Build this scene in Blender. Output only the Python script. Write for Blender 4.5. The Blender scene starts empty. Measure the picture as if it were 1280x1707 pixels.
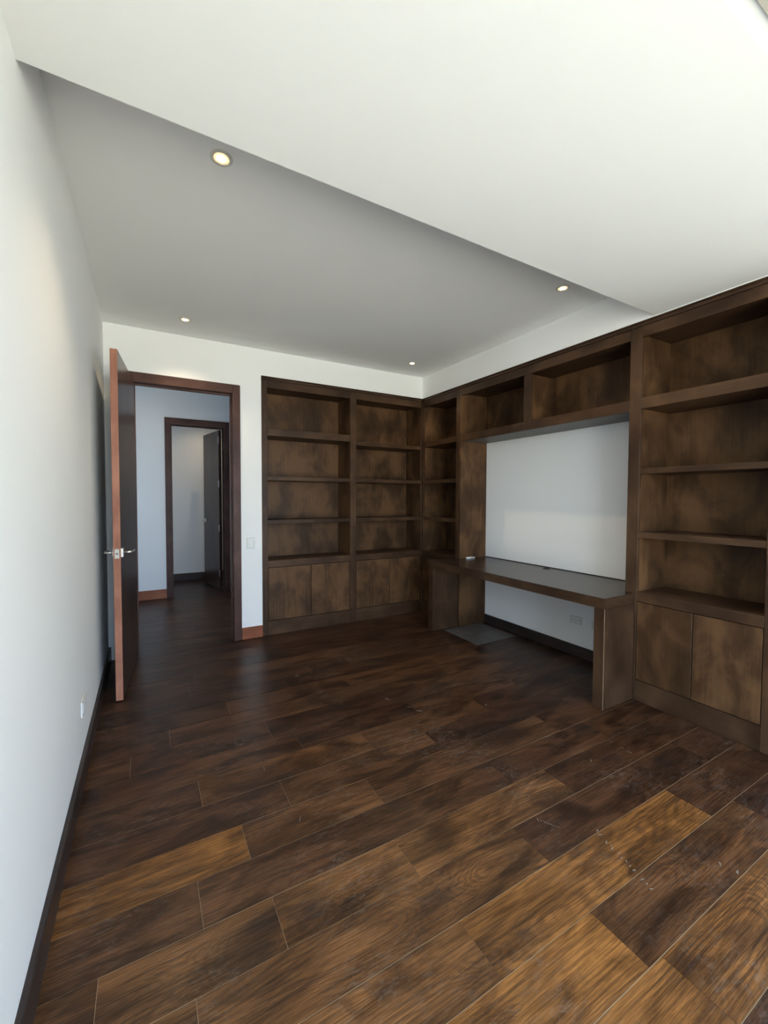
import bpy, bmesh, math, random
from mathutils import Vector, Matrix

random.seed(7)
scene = bpy.context.scene
COL = scene.collection

# ------------------------------------------------------------------ camera
FPX, YAW, PITCH, ROLL, CAM_H = 694.6, math.radians(29.636), math.radians(1.943), math.radians(0.194), 1.4
F = Vector((math.sin(YAW) * math.cos(PITCH), math.cos(YAW) * math.cos(PITCH), -math.sin(PITCH)))
R0 = Vector((math.cos(YAW), -math.sin(YAW), 0))
U0 = R0.cross(F)
RR = R0 * math.cos(ROLL) + U0 * math.sin(ROLL)
UU = U0 * math.cos(ROLL) - R0 * math.sin(ROLL)
cam_data = bpy.data.cameras.new('camera')
cam_data.sensor_fit = 'HORIZONTAL'
cam_data.sensor_width = 36.0
cam_data.lens = 36.0 * FPX / 1280.0
cam_data.clip_start = 0.02
cam = bpy.data.objects.new('camera', cam_data)
COL.objects.link(cam)
M = Matrix((RR, UU, -F)).transposed().to_4x4()
M.translation = Vector((0, 0, CAM_H))
cam.matrix_world = M
scene.camera = cam

# ------------------------------------------------------------------ sky, sun, exposure
world = bpy.data.worlds.new('overcast_sky')
scene.world = world
world.use_nodes = True
bg = world.node_tree.nodes['Background']
bg.inputs['Color'].default_value = (0.58, 0.755, 1.0, 1)
bg.inputs['Strength'].default_value = 4.2

sun_data = bpy.data.lights.new('sun', 'SUN')
sun_data.energy = 15.5
sun_data.angle = math.radians(0.6)
sun_data.color = (1.0, 0.965, 0.93)
sun = bpy.data.objects.new('sun', sun_data)
COL.objects.link(sun)
SUN_EL = math.radians(81)
sun.rotation_euler = Vector((0.12, -math.cos(SUN_EL), -math.sin(SUN_EL))).to_track_quat('-Z', 'Y').to_euler()
sun.location = (2, 12, 10)

scene.view_settings.view_transform = 'Standard'
scene.view_settings.look = 'None'
scene.view_settings.gamma = 1.0
scene.view_settings.use_curve_mapping = False
scene.view_settings.exposure = 1.35
scene.cycles.use_denoising = True
scene.cycles.max_bounces = 9
scene.cycles.diffuse_bounces = 6
scene.cycles.glossy_bounces = 4
scene.cycles.sample_clamp_indirect = 8.0
scene.cycles.use_guiding = True
scene.cycles.guiding_training_samples = 64

# ------------------------------------------------------------------ measures (metres)
XL = -0.299          # left wall
D = 4.213            # back wall, face of the built-in bookcase
B = 2.932            # face of the furniture along the right wall
XW = 3.305           # white wall inside the desk niche
BD = 0.345           # depth of the back bookcase
RD = XW - B          # depth of the furniture on the right
ZR, ZL, ZP = 2.857, 2.610, 2.621   # raised ceiling, dropped ceiling, curtain pocket
YE, YE2 = 1.549, 0.505             # edges of the dropped ceiling
YW = -1.45           # window wall
ZT = 2.603           # top of the furniture
YH, YF = 6.478, 7.70               # hall wall, wall of the far room

# portal that guides sky sampling through the real window opening
WX0, WX1, WZ0, WZ1 = -0.22, 2.25, 0.06, 2.45
pd = bpy.data.lights.new('window_portal', 'AREA')
pd.shape = 'RECTANGLE'
pd.size = WX1 - WX0
pd.size_y = WZ1 - WZ0
pd.cycles.is_portal = True
po = bpy.data.objects.new('window_portal', pd)
po.location = ((WX0 + WX1) / 2, YW - 0.10, (WZ0 + WZ1) / 2)
po.rotation_euler = Vector((0, 1, 0)).to_track_quat('-Z', 'Y').to_euler()
COL.objects.link(po)

# ------------------------------------------------------------------ materials
def new_mat(name):
    m = bpy.data.materials.new(name)
    m.use_nodes = True
    nt = m.node_tree
    return m, nt, nt.nodes['Principled BSDF']

def L(nt, a, b):
    nt.links.new(a, b)

def node(nt, t, **kw):
    n = nt.nodes.new(t)
    for k, v in kw.items():
        if k.startswith('_'):
            setattr(n, k[1:], v)
        else:
            n.inputs[k].default_value = v
    return n

def ramp(nt, src, stops):
    r = nt.nodes.new('ShaderNodeValToRGB')
    e = r.color_ramp.elements
    e[0].position, e[0].color = stops[0][0], (*stops[0][1], 1)
    e[1].position, e[1].color = stops[1][0], (*stops[1][1], 1)
    for p, c in stops[2:]:
        x = e.new(p)
        x.color = (*c, 1)
    L(nt, src, r.inputs['Fac'])
    return r.outputs['Color']

def mixc(nt, fac, a, b, mode='MIX'):
    n = nt.nodes.new('ShaderNodeMix')
    n.data_type = 'RGBA'
    n.blend_type = mode
    for s, v in ((n.inputs[0], fac), (n.inputs[6], a), (n.inputs[7], b)):
        if hasattr(v, 'is_linked') or hasattr(v, 'links'):
            L(nt, v, s)
        elif isinstance(v, (int, float)):
            s.default_value = v
        else:
            s.default_value = (*v, 1)
    return n.outputs[2]

def math_n(nt, op, a, b=0.0, c=0.0, clamp=False):
    n = nt.nodes.new('ShaderNodeMath')
    n.operation = op
    n.use_clamp = clamp
    for s, v in zip(n.inputs, (a, b, c)):
        if hasattr(v, 'links'):
            L(nt, v, s)
        else:
            s.default_value = v
    return n.outputs[0]

def smooth(nt, v, lo, hi, out0=0.0, out1=1.0):
    n = nt.nodes.new('ShaderNodeMapRange')
    n.interpolation_type = 'SMOOTHSTEP'
    L(nt, v, n.inputs['Value'])
    n.inputs['From Min'].default_value = lo
    n.inputs['From Max'].default_value = hi
    n.inputs['To Min'].default_value = out0
    n.inputs['To Max'].default_value = out1
    return n.outputs['Result']

def bump(nt, bsdf, h, strength, dist):
    b = nt.nodes.new('ShaderNodeBump')
    b.inputs['Strength'].default_value = strength
    b.inputs['Distance'].default_value = dist
    L(nt, h, b.inputs['Height'])
    L(nt, b.outputs['Normal'], bsdf.inputs['Normal'])

def plain(name, col, rough=0.5, metal=0.0, spec=0.5):
    m, nt, p = new_mat(name)
    p.inputs['Base Color'].default_value = (*col, 1)
    p.inputs['Roughness'].default_value = rough
    p.inputs['Metallic'].default_value = metal
    p.inputs['Specular IOR Level'].default_value = spec
    return m

def paint(name, col, rough=0.75):
    m, nt, p = new_mat(name)
    tc = nt.nodes.new('ShaderNodeTexCoord')
    n1 = node(nt, 'ShaderNodeTexNoise', Scale=1.3, Detail=3.0)
    L(nt, tc.outputs['Object'], n1.inputs['Vector'])
    c = mixc(nt, n1.outputs['Fac'], tuple(x * 0.965 for x in col), tuple(min(1, x * 1.02) for x in col))
    L(nt, c, p.inputs['Base Color'])
    p.inputs['Roughness'].default_value = rough
    p.inputs['Specular IOR Level'].default_value = 0.25
    n2 = node(nt, 'ShaderNodeTexNoise', Scale=240.0, Detail=2.0)
    L(nt, tc.outputs['Object'], n2.inputs['Vector'])
    bump(nt, p, n2.outputs['Fac'], 0.06, 0.002)
    return m

def veneer(name, axis, dark, mid, light, rough=0.42, blotch=1.0, spec=0.18):
    """stained wood, grain along the given local axis"""
    m, nt, p = new_mat(name)
    tc = nt.nodes.new('ShaderNodeTexCoord')
    oi = nt.nodes.new('ShaderNodeObjectInfo')
    off = nt.nodes.new('ShaderNodeVectorMath')
    off.operation = 'MULTIPLY_ADD'
    off.inputs[1].default_value = (1, 1, 1)
    comb = nt.nodes.new('ShaderNodeCombineXYZ')
    r = math_n(nt, 'MULTIPLY', oi.outputs['Random'], 37.0)
    L(nt, r, comb.inputs[0]); L(nt, r, comb.inputs[1]); L(nt, r, comb.inputs[2])
    L(nt, tc.outputs['Object'], off.inputs[0])
    L(nt, comb.outputs[0], off.inputs[2])
    def mapped(along, across):
        s = [across] * 3
        s[axis] = along
        mp = nt.nodes.new('ShaderNodeMapping')
        mp.inputs['Scale'].default_value = s
        L(nt, off.outputs[0], mp.inputs['Vector'])
        return mp.outputs[0]
    nb = node(nt, 'ShaderNodeTexNoise', Scale=1.0, Detail=4.0, Roughness=0.55, Distortion=0.4)
    L(nt, mapped(2.8, 4.4), nb.inputs['Vector'])
    ns = node(nt, 'ShaderNodeTexNoise', Scale=1.0, Detail=8.0, Roughness=0.65, Distortion=0.2)
    L(nt, mapped(2.5, 70.0), ns.inputs['Vector'])
    wv = node(nt, 'ShaderNodeTexWave', Scale=1.0, Distortion=7.0, Detail=3.0)
    wv.inputs['Detail Scale'].default_value = 1.0
    wv.wave_type = 'BANDS'
    wv.bands_direction = 'X'
    L(nt, mapped(0.9, 9.0), wv.inputs['Vector'])
    f = math_n(nt, 'ADD', math_n(nt, 'MULTIPLY', nb.outputs['Fac'], 0.79 * blotch), math_n(nt, 'MULTIPLY', ns.outputs['Fac'], 0.17))
    f = math_n(nt, 'ADD', f, math_n(nt, 'MULTIPLY', wv.outputs['Fac'], 0.03))
    f = math_n(nt, 'ADD', f, math_n(nt, 'MULTIPLY', math_n(nt, 'SUBTRACT', oi.outputs['Random'], 0.5), 0.10))
    c = ramp(nt, f, [(0.33, dark), (0.66, light), (0.49, mid)])
    L(nt, c, p.inputs['Base Color'])
    p.inputs['Roughness'].default_value = rough
    p.inputs['Specular IOR Level'].default_value = spec
    bump(nt, p, ns.outputs['Fac'], 0.12, 0.002)
    return m

BK = ((0.030, 0.0150, 0.0085), (0.055, 0.029, 0.0155), (0.092, 0.050, 0.026))
wood = [veneer('stained_wood_x', 0, *BK), veneer('stained_wood_y', 1, *BK), veneer('stained_wood_z', 2, *BK)]
BP = ((0.034, 0.0172, 0.0088), (0.070, 0.036, 0.0168), (0.145, 0.075, 0.033))
wood_panel = veneer('stained_wood_panel', 2, *BP, rough=0.45, blotch=1.08)
DK = ((0.020, 0.012, 0.010), (0.033, 0.021, 0.017), (0.055, 0.035, 0.027))
wood_top = veneer('dark_desk_top', 1, *DK, rough=0.26, spec=0.35)
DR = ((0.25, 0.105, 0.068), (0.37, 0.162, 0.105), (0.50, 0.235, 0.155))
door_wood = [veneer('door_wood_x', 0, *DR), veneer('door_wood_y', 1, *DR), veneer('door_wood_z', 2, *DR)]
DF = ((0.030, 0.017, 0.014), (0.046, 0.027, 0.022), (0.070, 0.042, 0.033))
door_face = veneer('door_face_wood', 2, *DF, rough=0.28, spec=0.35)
BB = ((0.18, 0.062, 0.033), (0.29, 0.100, 0.052), (0.42, 0.16, 0.08))
base_red = veneer('red_baseboard_wood', 0, *BB, rough=0.35)
BL = ((0.028, 0.020, 0.018), (0.045, 0.033, 0.030), (0.070, 0.052, 0.047))
base_dark = [veneer('dark_baseboard_x', 0, *BL, rough=0.3), veneer('dark_baseboard_y', 1, *BL, rough=0.3)]
wall_paint = paint('white_wall_paint', (0.90, 0.90, 0.885))
ceil_paint = paint('white_ceiling_paint', (0.90, 0.90, 0.88), 0.85)
hall_paint = paint('hall_wall_paint', (0.86, 0.855, 0.84))
dark_gap = plain('shadow_gap_black', (0.010, 0.008, 0.007), 0.6)
steel = plain('brushed_steel', (0.72, 0.70, 0.66), 0.28, 1.0)
dark_steel = plain('latch_bolt_steel', (0.25, 0.24, 0.23), 0.3, 1.0)
plastic = plain('white_plastic', (0.80, 0.80, 0.77), 0.35)
plastic2 = plain('off_white_plastic', (0.70, 0.70, 0.66), 0.35)
socket_dark = plain('socket_slot_black', (0.03, 0.03, 0.03), 0.5)
worn = plain('worn_pale_wood_edge', (0.30, 0.21, 0.13), 0.6)
filler = plain('dusty_joint_filler', (0.40, 0.32, 0.23), 0.8)
grommet_m = plain('grommet_black', (0.015, 0.013, 0.012), 0.35)
alu = plain('window_frame_grey', (0.30, 0.30, 0.31), 0.4, 0.6)
facade = plain('house_outer_wall', (0.55, 0.52, 0.47), 0.9)

def emis(name, col, s):
    m, nt, p = new_mat(name)
    p.inputs['Base Color'].default_value = (*col, 1)
    p.inputs['Emission Color'].default_value = (*col, 1)
    p.inputs['Emission Strength'].default_value = s
    return m
bulb_m = emis('warm_bulb', (1.0, 0.80, 0.48), 9.0)
reflector_glow_m = emis('warm_reflector_glow', (1.0, 0.66, 0.30), 0.55)  # bulb light on the downlight reflector, put in as weak emission

for m_ in (bulb_m, reflector_glow_m):
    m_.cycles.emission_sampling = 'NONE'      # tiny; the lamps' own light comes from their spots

def make_plank_mat():
    m, nt, p = new_mat('stained_oak_plank')
    geo = nt.nodes.new('ShaderNodeNewGeometry')
    a = nt.nodes.new('ShaderNodeAttribute'); a.attribute_type = 'OBJECT'; a.attribute_name = 'tone'
    s = nt.nodes.new('ShaderNodeAttribute'); s.attribute_type = 'OBJECT'; s.attribute_name = 'seed'
    comb = nt.nodes.new('ShaderNodeCombineXYZ')
    L(nt, math_n(nt, 'MULTIPLY', s.outputs['Fac'], 11.3), comb.inputs[0])
    L(nt, math_n(nt, 'MULTIPLY', s.outputs['Fac'], 5.7), comb.inputs[1])
    L(nt, s.outputs['Fac'], comb.inputs[2])
    add = nt.nodes.new('ShaderNodeVectorMath'); add.operation = 'ADD'
    L(nt, geo.outputs['Position'], add.inputs[0]); L(nt, comb.outputs[0], add.inputs[1])
    def mapped(x, y):
        mp = nt.nodes.new('ShaderNodeMapping')
        mp.inputs['Scale'].default_value = (x, y, 1)
        L(nt, add.outputs[0], mp.inputs['Vector'])
        return mp.outputs[0]
    blot = node(nt, 'ShaderNodeTexNoise', Scale=1.0, Detail=5.0, Roughness=0.6, Distortion=0.8)
    L(nt, mapped(2.6, 7.5), blot.inputs['Vector'])
    fine = node(nt, 'ShaderNodeTexNoise', Scale=1.0, Detail=6.0, Roughness=0.7)
    L(nt, mapped(1.7, 85.0), fine.inputs['Vector'])
    # long cathedral figure: contour lines of a stretched noise field
    field = node(nt, 'ShaderNodeTexNoise', Scale=1.0, Detail=1.5, Roughness=0.4, Distortion=0.1)
    L(nt, mapped(0.42, 4.4), field.inputs['Vector'])
    ringmask = node(nt, 'ShaderNodeTexNoise', Scale=1.0, Detail=2.0)
    L(nt, mapped(2.0, 6.0), ringmask.inputs['Vector'])
    rmask = smooth(nt, ringmask.outputs['Fac'], 0.36, 0.58)
    # knots
    dist = node(nt, 'ShaderNodeTexNoise', Scale=11.0, Detail=5.0, Roughness=0.65)
    L(nt, add.outputs[0], dist.inputs['Vector'])
    dv = nt.nodes.new('ShaderNodeVectorMath'); dv.operation = 'MULTIPLY_ADD'
    L(nt, dist.outputs['Color'], dv.inputs[0]); dv.inputs[1].default_value = (0.30, 0.30, 0.0)
    L(nt, mapped(2.1, 4.6), dv.inputs[2])
    vor = node(nt, 'ShaderNodeTexVoronoi', Scale=1.0, Randomness=1.0)
    L(nt, dv.outputs[0], vor.inputs['Vector'])
    knot = smooth(nt, vor.outputs['Distance'], 0.02, 0.32, 1.0, 0.0)
    knot = math_n(nt, 'MULTIPLY', knot, smooth(nt, fine.outputs['Fac'], 0.30, 0.55, 0.55, 1.0))
    # (growth rings bend round the knots)
    rings = math_n(nt, 'SINE', math_n(nt, 'MULTIPLY', math_n(nt, 'ADD', field.outputs['Fac'], math_n(nt, 'MULTIPLY', smooth(nt, vor.outputs['Distance'], 0.0, 0.55), 0.16)), 270.0))
    rings = smooth(nt, rings, -0.6, 1.0)
    # colour
    base = ramp(nt, a.outputs['Fac'], [(0.0, (0.026, 0.012, 0.008)), (1.0, (0.180, 0.080, 0.020)), (0.35, (0.052, 0.025, 0.0135)), (0.65, (0.105, 0.052, 0.021))])
    dk = mixc(nt, 1.0, base, (0.42, 0.38, 0.38), 'MULTIPLY')
    lt = mixc(nt, 1.0, base, (2.05, 1.92, 1.68), 'MULTIPLY')
    c = mixc(nt, smooth(nt, blot.outputs['Fac'], 0.30, 0.70), dk, lt)
    c = mixc(nt, math_n(nt, 'MULTIPLY', math_n(nt, 'MULTIPLY', rings, rmask), 0.46), c, (0.035, 0.020, 0.013))
    c = mixc(nt, smooth(nt, fine.outputs['Fac'], 0.48, 0.70, 0.0, 0.55), c, (0.03, 0.018, 0.012))
    c = mixc(nt, math_n(nt, 'MULTIPLY', knot, 0.90), c, (0.020, 0.013, 0.011))
    pore = node(nt, 'ShaderNodeTexNoise', Scale=1.0, Detail=3.0, Roughness=0.7)
    L(nt, mapped(6.5, 240.0), pore.inputs['Vector'])
    c = mixc(nt, 1.0, c, mixc(nt, smooth(nt, pore.outputs['Fac'], 0.35, 0.65), (0.62, 0.60, 0.59), (1.32, 1.32, 1.32)), 'MULTIPLY')
    # pale worn scuffs and dust in the grain
    sc1 = node(nt, 'ShaderNodeTexNoise', Scale=2.3, Detail=3.0)
    L(nt, geo.outputs['Position'], sc1.inputs['Vector'])
    sc2 = node(nt, 'ShaderNodeTexNoise', Scale=1.0, Detail=9.0, Roughness=0.75, Distortion=0.6)
    L(nt, mapped(26.0, 60.0), sc2.inputs['Vector'])
    scf = math_n(nt, 'MULTIPLY', smooth(nt, sc1.outputs['Fac'], 0.40, 0.72), smooth(nt, sc2.outputs['Fac'], 0.48, 0.68))
    c = mixc(nt, math_n(nt, 'MULTIPLY', scf, 0.42), c, (0.23, 0.185, 0.15))
    L(nt, c, p.inputs['Base Color'])
    rg = math_n(nt, 'ADD', math_n(nt, 'MULTIPLY', sc1.outputs['Fac'], 0.10), 0.29)
    rg = math_n(nt, 'ADD', rg, math_n(nt, 'MULTIPLY', scf, 0.2))
    L(nt, rg, p.inputs['Roughness'])
    p.inputs['Specular IOR Level'].default_value = 0.23
    hgt = math_n(nt, 'ADD', math_n(nt, 'MULTIPLY', fine.outputs['Fac'], 0.5), math_n(nt, 'MULTIPLY', field.outputs['Fac'], 1.0))
    bump(nt, p, hgt, 0.22, 0.003)
    return m
plank_m = make_plank_mat()

def make_ground():
    m, nt, p = new_mat('garden_ground')
    tc = nt.nodes.new('ShaderNodeTexCoord')
    n1 = node(nt, 'ShaderNodeTexNoise', Scale=0.6, Detail=6.0)
    L(nt, tc.outputs['Object'], n1.inputs['Vector'])
    c = ramp(nt, n1.outputs['Fac'], [(0.3, (0.51, 0.475, 0.365)), (0.7, (0.60, 0.565, 0.45))])
    L(nt, c, p.inputs['Base Color'])
    p.inputs['Roughness'].default_value = 0.9
    return m
ground_m = make_ground()

def make_mat_dust():
    m, nt, p = new_mat('dusty_grey_cover')
    tc = nt.nodes.new('ShaderNodeTexCoord')
    n1 = node(nt, 'ShaderNodeTexNoise', Scale=5.0, Detail=8.0, Roughness=0.7)
    L(nt, tc.outputs['Object'], n1.inputs['Vector'])
    c = ramp(nt, n1.outputs['Fac'], [(0.3, (0.075, 0.066, 0.060)), (0.75, (0.16, 0.145, 0.135))])
    L(nt, c, p.inputs['Base Color'])
    p.inputs['Roughness'].default_value = 0.45
    return m
dust_m = make_mat_dust()

# ------------------------------------------------------------------ builders
def tag(o, label=None, cat=None, group=None, kind=None):
    if label: o['label'] = label
    if cat: o['category'] = cat
    if group: o['group'] = group
    if kind: o['kind'] = kind
    return o

def link(o, parent=None):
    COL.objects.link(o)
    if parent is not None:
        o.parent = parent
    return o

def empty(name, loc):
    o = bpy.data.objects.new(name, None)
    o.empty_display_size = 0.1
    o.location = loc
    return link(o)

def bm_box(bm, x0, x1, y0, y1, z0, z1):
    vs = [bm.verts.new((x, y, z)) for x in (x0, x1) for y in (y0, y1) for z in (z0, z1)]
    for f in ((0, 1, 3, 2), (4, 6, 7, 5), (0, 4, 5, 1), (2, 3, 7, 6), (0, 2, 6, 4), (1, 5, 7, 3)):
        bm.faces.new([vs[i] for i in f])
    return vs

def bm_obj(name, bm, mat, parent=None, origin=None, world=True, smooth_shade=False):
    """bmesh in world coordinates -> object whose origin sits at `origin` (default: bounds centre)"""
    bmesh.ops.recalc_face_normals(bm, faces=bm.faces)
    if origin is None:
        lo = Vector([min(v.co[i] for v in bm.verts) for i in range(3)])
        hi = Vector([max(v.co[i] for v in bm.verts) for i in range(3)])
        origin = (lo + hi) / 2
    origin = Vector(origin)
    bmesh.ops.translate(bm, verts=bm.verts, vec=-origin)
    me = bpy.data.meshes.new(name)
    bm.to_mesh(me)
    bm.free()
    me.materials.append(mat)
    if smooth_shade:
        for f in me.polygons: f.use_smooth = True
    o = bpy.data.objects.new(name, me)
    link(o, parent)
    base = Vector((0, 0, 0))
    q = parent
    while q is not None:
        base += q.location
        q = q.parent
    o.location = origin - base
    return o

def box(name, x0, x1, y0, y1, z0, z1, mat, parent=None, bevel=0.0015, seg=1):
    bm = bmesh.new()
    bm_box(bm, min(x0, x1), max(x0, x1), min(y0, y1), max(y0, y1), z0, z1)
    if bevel:
        bmesh.ops.bevel(bm, geom=list(bm.edges), offset=bevel, segments=seg, affect='EDGES', profile=0.5)
    return bm_obj(name, bm, mat, parent)

def boxes(name, lst, mat, parent=None):
    bm = bmesh.new()
    for b in lst:
        bm_box(bm, *b)
    return bm_obj(name, bm, mat, parent)

def bm_cyl(bm, c, axis, r0, r1, h, seg=24, cap0=True, cap1=True):
    axis = Vector(axis).normalized()
    t = axis.orthogonal().normalized()
    s = axis.cross(t)
    a, b = [], []
    for i in range(seg):
        an = 2 * math.pi * i / seg
        d = t * math.cos(an) + s * math.sin(an)
        a.append(bm.verts.new(Vector(c) + d * r0))
        b.append(bm.verts.new(Vector(c) + axis * h + d * r1))
    for i in range(seg):
        j = (i + 1) % seg
        bm.faces.new((a[i], a[j], b[j], b[i]))
    if cap0: bm.faces.new(a[::-1])
    if cap1: bm.faces.new(b)

def bm_lathe(bm, c, prof, seg=32):
    """profile of (r, z) turned about the vertical through c; closed loop"""
    rings = []
    for r, z in prof:
        rings.append([bm.verts.new((c[0] + r * math.cos(2 * math.pi * i / seg), c[1] + r * math.sin(2 * math.pi * i / seg), c[2] + z)) for i in range(seg)])
    n = len(rings)
    for k in range(n):
        a, b = rings[k], rings[(k + 1) % n]
        for i in range(seg):
            j = (i + 1) % seg
            bm.faces.new((a[i], a[j], b[j], b[i]))

def bm_tube(bm, pts, r, seg=10):
    pts = [Vector(p) for p in pts]
    prev = None
    rings = []
    for i, p in enumerate(pts):
        d = (pts[min(i + 1, len(pts) - 1)] - pts[max(i - 1, 0)]).normalized()
        t = (prev - d * prev.dot(d)).normalized() if prev is not None else d.orthogonal().normalized()
        prev = t
        s = d.cross(t)
        rings.append([bm.verts.new(p + (t * math.cos(2 * math.pi * k / seg) + s * math.sin(2 * math.pi * k / seg)) * r) for k in range(seg)])
    for a, b in zip(rings, rings[1:]):
        for k in range(seg):
            j = (k + 1) % seg
            bm.faces.new((a[k], a[j], b[j], b[k]))
    bm.faces.new(rings[0][::-1])
    bm.faces.new(rings[-1])

def struct(o):
    o['kind'] = 'structure'
    return o

# ------------------------------------------------------------------ outside: ground and the house that shades it
gm = bmesh.new()
bm_box(gm, -45, 50, -70, YW - 0.30, -0.30, -0.12)
tag(struct(bm_obj('ground', gm, ground_m)), 'sunlit pale green garden ground outside the window')
struct(boxes('roof', [(-3.2, 6.2, YW - 0.50, 9.4, 3.05, 3.25)], facade))

# ------------------------------------------------------------------ shell
T = 0.20
struct(boxes('wall_left', [(XL - T, XL, YW - T, D, -0.1, 3.05)], wall_paint))
# door wall: opening for the door, recess for the bookcase
DX0, DX1, DZ = -0.088, 0.722, 2.392        # clear opening between the casings
TB = 0.14
struct(boxes('wall_back', [
    (XL - T, DX0 - 0.015, D, D + TB, -0.1, 3.05),
    (DX0 - 0.015, DX1 + 0.015, D, D + TB, DZ + 0.015, 3.05),
    (DX1 + 0.015, 0.996, D, D + TB, -0.1, 3.05),
    (0.996, B, D, D + BD + 0.03, ZT + 0.002, 3.05),
    (0.90, XW + T, D + BD + 0.03, D + BD + 0.18, -0.1, 3.05),
    (0.90, 0.996, D + TB, D + BD + 0.03, -0.1, 3.05)], wall_paint))
# right wall: niche wall, soffit above the furniture, pier near the window
struct(boxes('wall_right', [
    (XW, XW + T, YW - T, D + BD + 0.03, -0.1, 3.05),
    (B, XW, 0.85, D + BD + 0.03, ZT + 0.002, 3.05),
    (B, XW, YW, 0.85, -0.1, 3.05)], wall_paint))
# window wall behind the camera
struct(boxes('wall_front', [
    (XL - T, WX0, YW - T, YW, -0.1, 3.05), (WX1, XW + T, YW - T, YW, -0.1, 3.05),
    (WX0, WX1, YW - T, YW, -0.1, WZ0), (WX0, WX1, YW - T, YW, WZ1, 3.05)], wall_paint))
w = struct(empty('window_1', ((WX0 + WX1) / 2, YW - 0.1, WZ0)))
fw = 0.05
box('window_frame', WX0 + .001, WX1 - .001, YW - .13, YW - .07, WZ0 + .001, WZ0 + fw, alu, w)
box('window_frame', WX0 + .001, WX1 - .001, YW - .13, YW - .07, WZ1 - fw, WZ1 - .001, alu, w)
for x in (WX0 + fw / 2 + .001, (WX0 + WX1) / 2, WX1 - fw / 2 - .001):
    box('window_frame', x - fw / 2, x + fw / 2, YW - .13, YW - .07, WZ0 + fw, WZ1 - fw, alu, w)

# ceilings: one stepped body
bm = bmesh.new()
bm_box(bm, XL, B, YE2, YE, ZL, 3.05)
bmesh.ops.bevel(bm, geom=[e for e in bm.edges if all(abs(v.co.z - ZL) < 1e-4 for v in e.verts) and abs(e.verts[0].co.y - e.verts[1].co.y) < 1e-4], offset=0.004, segments=2, affect='EDGES')
c_low = struct(bm_obj('ceiling', bm, ceil_paint))
tag(c_low, 'dropped white ceiling panel close to the window')
tag(struct(boxes('ceiling', [(XL, B, YE, D, ZR, 3.05)], ceil_paint)), 'raised white ceiling field with four downlights')
tag(struct(boxes('ceiling', [(XL, B, YW, YE2, ZP, 3.05)], ceil_paint)), 'white ceiling pocket beside the window')

# hall and far room
HL, HR = -1.45, 2.3
struct(boxes('wall_hall', [
    (HL - T, 0.300, YH, YH + 0.13, -0.1, 3.05), (0.985, HR + T, YH, YH + 0.13, -0.1, 3.05),
    (0.300, 0.985, YH, YH + 0.13, 2.405, 3.05)], hall_paint))
# side windows of the hall and of the far room, out of sight to the left
SIDE = [(5.50, 5.90, 0.5, 2.2), (6.95, 7.25, 0.9, 2.2)]
struct(boxes('wall_hall_side', [(HL - T, HL, D + TB, YF + T, -0.1, 0.5), (HL - T, HL, D + TB, YF + T, 2.2, 3.05),
                                (HL - T, HL, D + TB, 5.50, .5, 2.2), (HL - T, HL, 5.90, 6.95, .5, 2.2), (HL - T, HL, 7.25, YF + T, .5, 2.2), (HL - T, HL, 6.95, 7.25, .5, .9), (HR, HR + T, D + BD + .18, YF + T, -0.1, 3.05),
                                (HL - T, XL - T, D, D + TB, -0.1, 3.05)], hall_paint))
struct(boxes('wall_far', [(HL - T, HR + T, YF, YF + T, -0.1, 3.05)], hall_paint))
tag(struct(boxes('ceiling', [(HL - T, HR + T, D + TB, YF + T, 3.0, 3.05)], ceil_paint)), 'white ceiling of the hallway beyond the door')

for k, (ya, yb, za, zb) in enumerate(SIDE):
    w = struct(empty('window_%d' % (k + 2), (HL - .1, (ya + yb) / 2, za)))
    for (a, b, c, d) in ((ya + .001, yb - .001, za + .001, za + .04), (ya + .001, yb - .001, zb - .04, zb - .001), (ya + .001, ya + .04, za + .04, zb - .04), (yb - .04, yb - .001, za + .04, zb - .04)):
        box('window_frame', HL - .13, HL - .08, a, b, c, d, alu, w)
    sp = bpy.data.lights.new('window_portal', 'AREA')
    sp.shape = 'RECTANGLE'; sp.size = yb - ya; sp.size_y = zb - za
    sp.cycles.is_portal = True
    so = bpy.data.objects.new('window_portal', sp)
    so.location = (HL - .1, (ya + yb) / 2, (za + zb) / 2)
    so.rotation_euler = Vector((1, 0, 0)).to_track_quat('-Z', 'Y').to_euler()
    COL.objects.link(so)

# ------------------------------------------------------------------ floor of single planks
floor = struct(boxes('floor', [(XL - 0.02, XW + 0.02, YW - 0.05, D + BD, -0.10, -0.0014), (HL, HR, D + BD, YF, -0.10, -0.0014), (HL, XL - 0.02, D + TB, D + BD, -.1, -.0014)], filler))
tag(floor, 'dark stained oak plank floor with pale dusty joints')
PW, G = 0.194, 0.0023
joints = {-3: [0.45, 1.351, 2.2], -2: [0.30, 1.286, 2.35], -1: [0.88, 2.15], 0: [0.10, 1.329, 2.6], 1: [-.142, .362, .86, 1.76], 2: [.141, 1.55, 2.35],
          3: [.331, .926, 2.15], 4: [.55, 1.42, 2.5], 5: [.20, 1.085, 1.95], 6: [.74, 1.525, 2.4], 7: [-.093, .62, 1.73, 2.7], 8: [.097, .791, 2.0],
          9: [.45, 1.30, 2.55], 10: [.9, 1.85], 11: [.25, 1.15, 2.3]}
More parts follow.
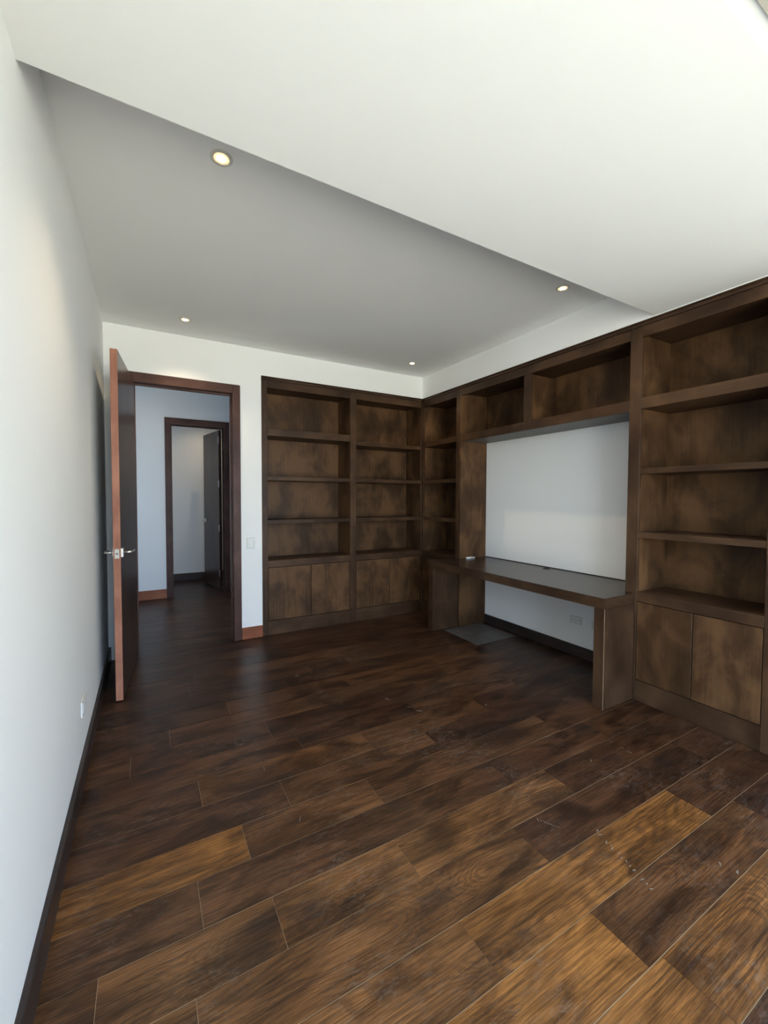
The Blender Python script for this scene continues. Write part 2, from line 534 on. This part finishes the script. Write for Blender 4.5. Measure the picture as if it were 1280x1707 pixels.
tones = {(3, 0): .84, (1, 3): .60, (1, 2): .64, (1, 1): .56, (-1, 1): .78, (-1, 0): .62, (-2, 1): .80, (-2, 2): .46, (-3, 2): .74, (-3, 1): .76,
         (0, 1): .58, (0, 2): .26, (0, 0): .56, (2, 1): .38, (2, 0): .40, (1, 4): .20, (3, 1): .46, (3, 2): .40, (6, 1): .10, (5, 1): .46, (5, 2): .38, (7, 0): .38,
         (8, 0): .16, (8, 1): .32, (8, 2): .36, (4, 0): .30, (4, 1): .42, (5, 0): .32, (1, 0): .48, (6, 0): .34, (7, 1): .24, (2, 2): .30, (-1, 2): .30, (-3, 0): .6, (-2, 0): .6}
def plank(x0, x1, y0, y1, tone):
    bm = bmesh.new()
    bm_box(bm, x0 + G * .22, x1 - G * .22, y0 + G / 2, y1 - G / 2, -0.012, random.uniform(-0.0004, 0.0002))
    o = bm_obj('plank', bm, plank_m, floor)
    o['tone'] = float(tone)
    o['seed'] = random.uniform(0.0, 9.0)
    return o
n0 = math.floor((YW - 1.034) / PW)
n1 = math.ceil((YF - 1.034) / PW)
for n in range(n0, n1):
    y0, y1 = 1.034 + PW * n, 1.034 + PW * (n + 1)
    y0, y1 = max(y0, YW), min(y1, YF)
    if y0 < D + BD * 0.7:
        xa, xb = XL, XW
        if y0 > D: xa, xb = DX0 - .2, 0.9
        if D - PW < y0 <= D: xa, xb = XL, XW
    else:
        xa, xb = HL, HR
    js = joints.get(n)
    if js is None:
        js, x = [], xa + random.uniform(0.2, 1.2)
        while x < xb - 0.15:
            js.append(x)
            x += random.uniform(0.7, 1.7)
    xs = [xa] + [j for j in js if xa < j < xb] + [xb]
    for i in range(len(xs) - 1):
        t = tones.get((n, i), random.choice((.06, .12, .18, .25, .32)))
        plank(xs[i], xs[i + 1], y0, y1, t)

# pale scuffs and dried drips on the planks
chalk = plain('pale_scuff', (0.20, 0.175, 0.15), 0.8)
def scuff(x, y, lx, ly, ang):
    bm = bmesh.new()
    n = 9
    pts = []
    for i in range(n):
        a = 2 * math.pi * i / n
        r = random.uniform(0.55, 1.1)
        u, v = math.cos(a) * lx * r, math.sin(a) * ly * r
        pts.append((x + u * math.cos(ang) - v * math.sin(ang), y + u * math.sin(ang) + v * math.cos(ang)))
    lo = [bm.verts.new((p[0], p[1], 0.0003)) for p in pts]
    hi = [bm.verts.new((p[0], p[1], 0.0006)) for p in pts]
    bm.faces.new(lo[::-1]); bm.faces.new(hi)
    for i in range(n):
        j = (i + 1) % n
        bm.faces.new((lo[i], lo[j], hi[j], hi[i]))
    bm_obj('scuff_mark', bm, chalk, floor)
for k in range(15):
    t = k / 14
    if k in (2, 5, 11): continue
    scuff(1.63 - 0.077 * t + random.uniform(-.006, .006), 1.04 - 0.257 * t, .012 * random.uniform(.4, 1.2), .0030, random.uniform(-.5, .3))
for k in range(7):
    scuff(1.462 + .012 * k * .6, 1.205 - .012 * k, .013 * random.uniform(.4, 1), .0016, 1.2 + .1 * k)
for (x, y, lx, ly, a) in ((2.307, 1.40, .014, .002, -1.0), (2.302, 1.33, .012, .002, -1.2), (2.30, 1.287, .016, .0025, -1.3), (2.044, 1.346, .014, .003, .5),
                          (1.005, 3.138, .020, .006, -.3), (1.979, 2.071, .014, .006, 1.0), (1.435, 2.472, .025, .004, -1.0), (1.51, 2.30, .020, .003, -1.1), (1.543, 2.224, .022, .006, -.6),
                          (1.893, .71, .014, .003, .6), (1.906, .66, .012, .004, .3), (.561, 1.718, .020, .0016, 1.1), (.508, 2.141, .022, .002, 1.5), (1.60, .955, .010, .004, .2)):
    scuff(x, y, lx, ly, a)

# ------------------------------------------------------------------ baseboards and door casings
struct(box('baseboard_left', XL, XL + .018, YW + .001, D - .001, 0.001, 0.118, base_dark[1], bevel=.003))
struct(box('baseboard_back', DX1 + .072, 0.994, D - .016, D, 0.001, 0.117, base_red, bevel=.003))
struct(box('baseboard_niche', XW - .016, XW, 1.705, 3.488, 0.001, 0.098, base_dark[1], bevel=.002))
struct(box('baseboard_hall', HL, 0.224, YH - .016, YH, 0.001, 0.128, base_red, bevel=.003))
struct(box('baseboard_far', HL, HR, YF - .016, YF, 0.001, 0.125, base_dark[0], bevel=.003))

def casing(name, x0, x1, zt, yf, depth, wid, mats, proud=0.016):
    """wooden lining of a doorway: two jambs, head, and casings on the near face"""
    e = struct(empty(name, ((x0 + x1) / 2, yf, 0)))
    box('casing', x0 - wid, x0, yf - proud, yf, 0.001, zt + wid + .012, mats[2], e, .002)
    box('casing', x1, x1 + wid, yf - proud, yf, 0.001, zt + wid + .012, mats[2], e, .002)
    box('casing_head', x0, x1, yf - proud, yf, zt, zt + wid + .012, mats[0], e, .002)
    box('jamb', x0 - .014, x0, yf, yf + depth, 0.001, zt, mats[2], e, .001)
    box('jamb', x1, x1 + .014, yf, yf + depth, 0.001, zt, mats[2], e, .001)
    box('jamb_head', x0 - .014, x1 + .014, yf, yf + depth, zt, zt + .014, mats[0], e, .001)
    box('door_stop', x0, x0 + .012, yf + .05, yf + .085, 0.001, zt - .012, mats[2], e, .001)
    box('door_stop', x1 - .012, x1, yf + .05, yf + .085, 0.001, zt - .012, mats[2], e, .001)
    box('door_stop', x0, x1, yf + .05, yf + .085, zt - .012, zt, mats[0], e, .001)
    return e
DC = ((0.055, 0.027, 0.021), (0.085, 0.042, 0.033), (0.125, 0.066, 0.050))
cas_w = [veneer('casing_wood_x', 0, *DC), None, veneer('casing_wood_z', 2, *DC)]
casing('trim_1', DX0, DX1, DZ, D, TB, 0.071, cas_w)
casing('trim_2', 0.300, 0.985, 2.405, YH, 0.13, 0.078, cas_w)

# ------------------------------------------------------------------ doors
def lever_set(parent, px, py, pz, ax, side, mat):
    """square rose and a lever that leaves the leaf along `side` and turns along ax (towards the hinge)"""
    ax, side = Vector(ax), Vector(side)
    up = Vector((0, 0, 1))
    p = Vector((px, py, pz))
    bm = bmesh.new()
    def obox(c, a, b, h, ea, eb, eh):
        vs = []
        for i in (-1, 1):
            for j in (-1, 1):
                for k in (-1, 1):
                    vs.append(bm.verts.new(c + a * (i * ea) + b * (j * eb) + h * (k * eh)))
        for f in ((0, 1, 3, 2), (4, 6, 7, 5), (0, 4, 5, 1), (2, 3, 7, 6), (0, 2, 6, 4), (1, 5, 7, 3)):
            bm.faces.new([vs[i] for i in f])
    obox(p + side * .005, ax, side, up, .027, .0048, .030)
    bmesh.ops.bevel(bm, geom=list(bm.edges), offset=.0015, segments=2, affect='EDGES')
    rose = bm_obj('rose', bm, mat, parent)
    bm = bmesh.new()
    s = p + side * .010
    pts = [s, s + side * .030, s + side * .042 + ax * .004, s + side * .049 + ax * .014, s + side * .051 + ax * .03, s + side * .050 + ax * .115]
    bm_tube(bm, pts, .0075, 12)
    lever = bm_obj('lever', bm, mat, parent, smooth_shade=True)

def door_leaf(name, hinge, ang, length, th, zt, z_handle, face, edge, label, hinges, hoff=1.1):
    """slab hinged at `hinge`; ang = direction of the leaf from the hinge; visible face on the +normal side"""
    d = Vector((math.cos(ang), math.sin(ang), 0))
    nrm = Vector((-d.y, d.x, 0))
    root = struct(empty(name, (hinge[0], hinge[1], 0)))
    root['label'] = label
    def slab(nm, a0, a1, n0, n1, z0, z1, mat, bev=.001):
        bm = bmesh.new()
        vs = []
        for a in (a0, a1):
            for q in (n0, n1):
                for z in (z0, z1):
                    v = Vector((hinge[0], hinge[1], 0)) + d * a + nrm * q
                    vs.append(bm.verts.new((v.x, v.y, z)))
        for f in ((0, 1, 3, 2), (4, 6, 7, 5), (0, 4, 5, 1), (2, 3, 7, 6), (0, 2, 6, 4), (1, 5, 7, 3)):
            bm.faces.new([vs[i] for i in f])
        if bev: bmesh.ops.bevel(bm, geom=list(bm.edges), offset=bev, segments=1, affect='EDGES')
        return bm_obj(nm, bm, mat, root)
    el = 0.006
    slab('leaf', 0.004, length - el, 0, th, 0.008, zt, face)
    lip = slab('edge_strip', length - el, length, 0, th, 0.008, zt, edge)
    pl = slab('latch_plate', length, length + .0025, th / 2 - .0135, th / 2 + .0135, z_handle - .034, z_handle + .030, steel, .0008)
    bm = bmesh.new()
    c = Vector((hinge[0], hinge[1], 0)) + d * (length + .002) + nrm * (th / 2)
    bm_cyl(bm, (c.x, c.y, z_handle - .002), d, .0085, .006, .010, 16)
    bm_obj('latch_bolt', bm, dark_steel, root)
    for zz in (z_handle - .026, z_handle + .023):
        bm = bmesh.new()
        bm_cyl(bm, (c.x, c.y, zz), d, .003, .0024, .0012, 10)
        bm_obj('screw', bm, dark_steel, root)
    hp = Vector((hinge[0], hinge[1], 0)) + d * (length - .062)
    a = hp + nrm * th
    lever_set(root, a.x, a.y, z_handle, -d, nrm, steel)
    lever_set(root, hp.x, hp.y, z_handle, -d, -nrm, steel)
    for z in hinges:
        bm = bmesh.new()
        h0 = Vector((hinge[0], hinge[1], 0)) - d * .004 + nrm * (hoff * th)
        bm_cyl(bm, (h0.x, h0.y, z - .05), (0, 0, 1), .006, .006, .10, 12)
        bm_obj('hinge', bm, steel, root, smooth_shade=False)
    return root

# study door: swung a little past square into the room, latch edge towards the camera
hx, hy = -0.082, D - 0.024
ex, ey = -0.159, 3.326
ang = math.atan2(ey - hy, ex - hx)
ln = math.hypot(ex - hx, ey - hy)
# normal (+) of a leaf pointing to -y is towards +x; put the thickness on the other side of that face
dd = Vector((math.cos(ang), math.sin(ang)))
nn = Vector((-dd.y, dd.x))
TH = 0.043
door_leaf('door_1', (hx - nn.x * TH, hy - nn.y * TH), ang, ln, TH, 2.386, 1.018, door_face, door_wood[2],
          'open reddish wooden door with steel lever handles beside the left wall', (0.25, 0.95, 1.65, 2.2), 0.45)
# far door: opens away into the next room, hinged on the right jamb
h2 = (0.976, YH + 0.145)
e2 = (0.846, 7.34)
ang2 = math.atan2(e2[1] - h2[1], e2[0] - h2[0])
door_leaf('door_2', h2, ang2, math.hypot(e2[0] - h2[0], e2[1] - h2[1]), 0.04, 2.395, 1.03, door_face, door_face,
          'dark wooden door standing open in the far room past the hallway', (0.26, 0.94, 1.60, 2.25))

# ------------------------------------------------------------------ built-in furniture
def mapper(kind):
    if kind == 'back':
        return (lambda u0, u1, v0, v1: (u0, u1, D + v0, D + v1)), 0
    return (lambda u0, u1, v0, v1: (B + v0, B + v1, u0, u1)), 1

def part(root, mp, name, u0, u1, v0, v1, z0, z1, mat, bevel=.0015):
    x0, x1, y0, y1 = mp(u0, u1, v0, v1)
    return box(name, x0, x1, y0, y1, z0, z1, mat, root, bevel)

Z_BASE, Z_D0, Z_D1, Z_C0, Z_C1 = 0.143, 0.148, 0.687, 0.692, 0.758
Z_S3, Z_S2, Z_S1, Z_R0, Z_R1 = (1.132, 1.171), (1.573, 1.613), (2.014, 2.088), 2.493, 2.566

def crown(root, mp, ua, u0, u1):
    part(root, mp, 'crown_strip', u0, u1, .004, .030, Z_R1 + .006, Z_R1 + .028, wood[ua], .001)
    part(root, mp, 'shadow_gap', u0, u1, .012, .030, Z_R1 + .001, Z_R1 + .0055, dark_gap, 0)
    part(root, mp, 'crown_cap', u0, u1, -.004, .030, Z_R1 + .029, ZT, wood[ua], .001)

def bay(root, mp, ua, u0, u1, dep, shelves, doors=True, side0=True, side1=True, open_z0=None):
    """inside of one open bay between two stiles: backing, sides, top, shelves, lower doors"""
    zb = Z_C1 if open_z0 is None else open_z0
    th = .018
    part(root, mp, 'back_panel', u0 - .008, u1 + .008, dep - .014, dep - .001, zb - .02, Z_R1, wood_panel, 0)
    if side0: part(root, mp, 'side_panel', u0 - th, u0, .026, dep - .015, zb - .02, Z_R1, wood_panel, 0)
    if side1: part(root, mp, 'side_panel', u1, u1 + th, .026, dep - .015, zb - .02, Z_R1, wood_panel, 0)
    part(root, mp, 'top_panel', u0 + .0005, u1 - .0005, .026, dep - .015, Z_R0 + .02, Z_R0 + .04, wood[ua], 0)
    for (z0, z1) in shelves:
        part(root, mp, 'shelf', u0 + .0008, u1 - .0008, .003, dep - .016, z0, z1, wood[ua])
    if doors:
        part(root, mp, 'counter_shelf', u0 + .0008, u1 - .0008, .0, dep - .016, Z_C0, Z_C1, wood[ua])
        part(root, mp, 'recess_panel', u0, u1, .027, .040, 0.02, Z_C0 - .001, dark_gap, 0)
        m = (u0 + u1) / 2
        part(root, mp, 'cabinet_door', u0 + .004, m - .0022, .002, .022, Z_D0, Z_D1, wood_panel, .002)
        part(root, mp, 'cabinet_door', m + .0022, u1 - .004, .002, .022, Z_D0, Z_D1, wood_panel, .002)

def stile(root, mp, u0, u1, z0=0.001, z1=None):
    return part(root, mp, 'stile', u0, u1, 0, .025, z0, Z_R1 if z1 is None else z1, wood[2], .0015)

# --- bookcase in the back wall, two bays
mp, ua = mapper('back')
bk = empty('bookcase', ((1.0 + B) / 2, D, 0))
tag(bk, 'two-bay dark wooden bookcase built into the wall beside the doorway', 'bookcase')
stile(bk, mp, 0.998, 1.054)
stile(bk, mp, 1.963, 2.038)
stile(bk, mp, 2.912, B - .0004)
bay(bk, mp, ua, 1.054, 1.963, BD, (Z_S3, Z_S2, (2.020, 2.092)))
bay(bk, mp, ua, 2.038, 2.912, BD, (Z_S3, Z_S2, (1.985, 2.028)), side1=True)
for a, b in ((1.054, 1.963), (2.038, 2.912)):
    part(bk, mp, 'top_rail', a + .0005, b - .0005, .0005, .025, Z_R0, Z_R1, wood[ua])
    part(bk, mp, 'base_rail', a + .0005, b - .0005, .0005, .025, 0.001, Z_BASE, wood[ua])
crown(bk, mp, ua, 0.998, 2.926)

# --- narrow corner bookcase on the right
mp, ua = mapper('right')
Y_N1 = 3.493      # far side of the desk niche
cb = empty('bookcase', (B + RD / 2, 3.85, 0))
tag(cb, 'narrow dark wooden corner bookcase between back bookcase and desk niche', 'bookcase')
stile(cb, mp, 3.512, 3.573)
part(cb, mp, 'end_panel', Y_N1, 3.511, 0, RD - .002, .001, Z_R1, wood_panel, .001)
YC = D + BD - .02
stile(cb, mp, 4.190, D - .0004)
bay(cb, mp, ua, 3.573, 4.190, RD, (Z_S3, Z_S2, (2.014, 2.075)), side0=False)
part(cb, mp, 'top_rail', 3.5735, 4.1895, .0005, .025, Z_R0, Z_R1, wood[ua])
part(cb, mp, 'base_rail', 3.5735, 4.1895, .0005, .025, 0.001, Z_BASE, wood[ua])
crown(cb, mp, ua, Y_N1, D - .008)

# --- overhead cabinet above the desk
oc = empty('overhead_cabinet', (B + RD / 2, 2.6, 2.0))
tag(oc, 'dark wooden overhead cabinet with two open compartments above the desk', 'cabinet')
Y_N0 = 1.702
U0, U1, UM0, UM1 = Y_N0 + .001, Y_N1 - .001, 2.563, 2.643
part(oc, mp, 'bottom_rail', U0, U1, 0, .025, 2.005, 2.080, wood[ua])
part(oc, mp, 'top_rail', U0, U1, 0, .025, Z_R0, Z_R1, wood[ua])
part(oc, mp, 'stile', UM0, UM1, .0003, .025, 2.0805, Z_R0 - .0005, wood[2])
part(oc, mp, 'divider', UM0 + .02, UM1 - .02, .026, RD - .016, 2.0805, Z_R0, wood_panel, 0)
part(oc, mp, 'bottom_panel', U0, U1, .026, RD - .016, 2.030, 2.070, wood_top, 0)
part(oc, mp, 'underside_panel', U0, U1, .026, RD - .022, 2.006, 2.029, plain('underside_grey', (0.12, 0.115, 0.105), 0.5), 0)
part(oc, mp, 'top_panel', U0, U1, .026, RD - .016, Z_R0 + .02, Z_R0 + .04, wood[ua], 0)
for a, b in ((U0, UM0 + .039), (UM1 - .039, U1)):
    part(oc, mp, 'back_panel', a, b, RD - .015, RD - .001, 2.012, Z_R1, wood_panel, 0)
crown(oc, mp, ua, U0, U1)

# --- tall bookcase nearest the camera
tb = empty('bookcase', (B + RD / 2, 1.28, 0))
tag(tb, 'tall dark wooden bookcase at the right edge, ahead of the desk', 'bookcase')
stile(tb, mp, 1.622, 1.701)
stile(tb, mp, 0.856, 0.936)
part(tb, mp, 'end_panel', 1.683, 1.701, .026, RD - .002, .001, Z_R1, wood_panel, .001)
bay(tb, mp, ua, 0.936, 1.622, RD, (Z_S3, (1.569, 1.607), (2.012, 2.087)))
part(tb, mp, 'top_rail', .9365, 1.6215, .0005, .025, Z_R0, Z_R1, wood[ua])
part(tb, mp, 'base_rail', .9365, 1.6215, .0005, .025, 0.001, Z_BASE, wood[ua])
crown(tb, mp, ua, 0.856, 1.701)

# --- desk in the niche
XD = 2.591
dk = empty('desk', (2.95, 2.6, 0))
tag(dk, 'long dark wooden desk with panel legs set into the wall niche', 'desk')
bm = bmesh.new()
zt0, zt1 = 0.673, 0.745
poly = [(XD, 1.634), (B - .002, 1.634), (B - .002, Y_N0 + .002), (XW - .006, Y_N0 + .002), (XW - .006, Y_N1 - .002), (B - .002, Y_N1 - .002), (B - .002, 3.592), (XD, 3.592)]
lo = [bm.verts.new((x, y, zt0)) for x, y in poly]
hi = [bm.verts.new((x, y, zt1)) for x, y in poly]
bm.faces.new(lo[::-1]); bm.faces.new(hi)
for i in range(len(poly)):
    j = (i + 1) % len(poly)
    bm.faces.new((lo[i], lo[j], hi[j], hi[i]))
bmesh.ops.bevel(bm, geom=list(bm.edges), offset=.002, segments=1, affect='EDGES')
bm_obj('desk_top', bm, wood_top, dk)
box('apron_band', XD - .0015, XD, 1.6345, 3.5915, zt0 + .001, zt1 - .002, wood[1], dk, .0004)
box('end_band', XD, B - .002, 1.6325, 1.634, zt0 + .001, zt1 - .002, wood[0], dk, .0004)
box('leg_panel', XD, B - .002, 1.634, 1.708, .001, zt0 - .001, wood[2], dk, .002)
box('leg_panel', XD, B - .002, 3.517, 3.592, .001, zt0 - .001, wood[2], dk, .002)
box('worn_edge', XD - .0012, XD + .0016, 1.6322, 1.6345, .004, zt0 + .002, worn, dk, 0)
bm = bmesh.new()
bm_lathe(bm, (3.235, 2.615, zt1), [(.022, .0005), (.034, .0005), (.034, .003), (.030, .0045), (.022, .003)], 28)
bm_obj('cable_grommet', bm, grommet_m, dk, smooth_shade=True)
box('wall_gap_strip', XW - .005, XW - .001, Y_N0 + .003, Y_N1 - .003, zt1 - .02, zt1 + .006, dark_gap, dk, 0)

# ------------------------------------------------------------------ small things
# flat white device at the far end of the desk
rm = empty('remote_control', (3.045, 3.455, zt1))
tag(rm, 'small flat white remote lying on the far end of the desk', 'remote control')
bm = bmesh.new()
bm_box(bm, 2.985, 3.105, 3.436, 3.474, zt1 + .001, zt1 + .017)
bmesh.ops.bevel(bm, geom=list(bm.edges), offset=.006, segments=3, affect='EDGES')
bm_obj('body', bm, plastic, rm, smooth_shade=True)
box('grey_underside', 2.992, 3.098, 3.441, 3.469, zt1 + .0003, zt1 + .0012, plain('grey_rubber', (.2, .2, .2), .6), rm, 0)

# grey cover on the floor under the desk's far leg
fc = box('floor_mat', 2.716, 3.235, 2.97, 3.500 - .012, 0.0006, 0.005, dust_m, bevel=.0015)
tag(fc, 'thin dusty grey square mat on the floor at the far desk leg', 'mat')

def wall_plate(name, label, cat, c, nrm, wid, hgt, kind, group=None):
    """c: centre on the wall; nrm: out of the wall; wid along the wall"""
    nrm = Vector(nrm)
    al = Vector((0, 0, 1)).cross(nrm)
    root = empty(name, c)
    tag(root, label, cat, group)
    C = Vector(c)
    def obox(nm, a0, a1, z0, z1, n0, n1, mat, bev, under=None):
        bm = bmesh.new()
        p, q = C + al * a0 + nrm * n0, C + al * a1 + nrm * n1
        bm_box(bm, min(p.x, q.x), max(p.x, q.x), min(p.y, q.y), max(p.y, q.y), C.z + z0, C.z + z1)
        if bev: bmesh.ops.bevel(bm, geom=list(bm.edges), offset=bev, segments=2, affect='EDGES')
        return bm_obj(nm, bm, mat, under or root)
    obox('plate', -wid / 2, wid / 2, -hgt / 2, hgt / 2, .0005, .008, plastic2, .002)
    if kind == 'switch':
        for k in (-1, 0, 1):
            obox('rocker', -wid * .30, wid * .30, k * hgt * .235 - hgt * .105, k * hgt * .235 + hgt * .105, .0081, .0125, plastic, .0012)
    else:
        for k in (-1, 1):
            s = obox('socket', k * wid * .20 - wid * .14, k * wid * .20 + wid * .14, -hgt * .32, hgt * .32, .0081, .0105, plastic, .001)
            for g in (-1, 1):
                obox('slot', k * wid * .20 + g * .007 - .0012, k * wid * .20 + g * .007 + .0012, -.006, .008, .0106, .0110, socket_dark, 0, s)
    return root
wall_plate('light_switch', 'white light switch plate on the wall between doorway and bookcase', 'light switch', (0.884, D, 0.952), (0, -1, 0), .078, .115, 'switch')
wall_plate('wall_outlet', 'white outlet plate low on the left wall near the open door', 'outlet', (XL, 2.56, 0.343), (1, 0, 0), .125, .078, 'outlet')
wall_plate('wall_outlet', 'white outlet plate in full view on the wall under the desk', 'outlet', (XW, 2.345, 0.322), (-1, 0, 0), .118, .072, 'outlet')
wall_plate('wall_outlet', 'white outlet plate half hidden behind the near desk leg', 'outlet', (XW, 2.135, 0.312), (-1, 0, 0), .118, .072, 'outlet')

# beige curtain track on the ceiling strip by the window
ct = empty('curtain_track', (1.3, .42, ZP))
tag(ct, 'beige curtain track on the ceiling at the top right corner', 'curtain track')
trk = plain('beige_track', (.50, .47, .40), .5)
box('rail', XL + .02, B - .02, .375, .4725, ZP - .0055, ZP - .0005, trk, ct, .001)
box('slot', XL + .03, B - .03, .412, .424, ZP - .0062, ZP - .0056, socket_dark, ct, 0)

# ------------------------------------------------------------------ downlights
def downlight(x, y, z, label, watts=9.0):
    root = empty('downlight', (x, y, z))
    tag(root, label, 'downlight', 'recessed ceiling downlights')
    bm = bmesh.new()
    bm_lathe(bm, (x, y, z), [(.030, -.001), (.046, -.001), (.046, -.004), (.041, -.0065), (.034, -.006), (.030, -.004)], 36)
    bm_obj('trim_ring', bm, plain('ring_white', (.66, .63, .56), .4), root, smooth_shade=True)
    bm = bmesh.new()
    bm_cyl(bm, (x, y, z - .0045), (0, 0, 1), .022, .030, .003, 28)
    bm_obj('lens', bm, reflector_glow_m, root)  # reflector disc; its lit look is painted as glow
    bm = bmesh.new()
    bm_cyl(bm, (x, y, z - .0062), (0, 0, 1), .017, .021, .0015, 24)
    bm_obj('bulb', bm, bulb_m, root)
    ld = bpy.data.lights.new('downlight_lamp', 'SPOT')
    ld.energy = watts
    ld.color = (1.0, 0.80, 0.52)
    ld.spot_size = math.radians(115)
    ld.spot_blend = 0.8
    ld.shadow_soft_size = 0.02
    lo = bpy.data.objects.new('lamp', ld)
    link(lo, root)
    lo.location = (0, 0, -.02)
    return root
downlight(0.298, 1.946, ZR, 'lit ceiling downlight nearest the left wall and the dropped ceiling edge')
downlight(2.522, 1.942, ZR, 'lit ceiling downlight near the dropped ceiling edge above the desk')
downlight(0.293, 3.822, ZR, 'lit ceiling downlight in front of the doorway')
downlight(2.512, 3.810, ZR, 'lit ceiling downlight in the corner over the two bookcases')
# (the far room is lit by a lamp of its own as well)
downlight(0.9, 7.1, 3.0, 'ceiling downlight in the far room, hidden above the doorway', 8.0)
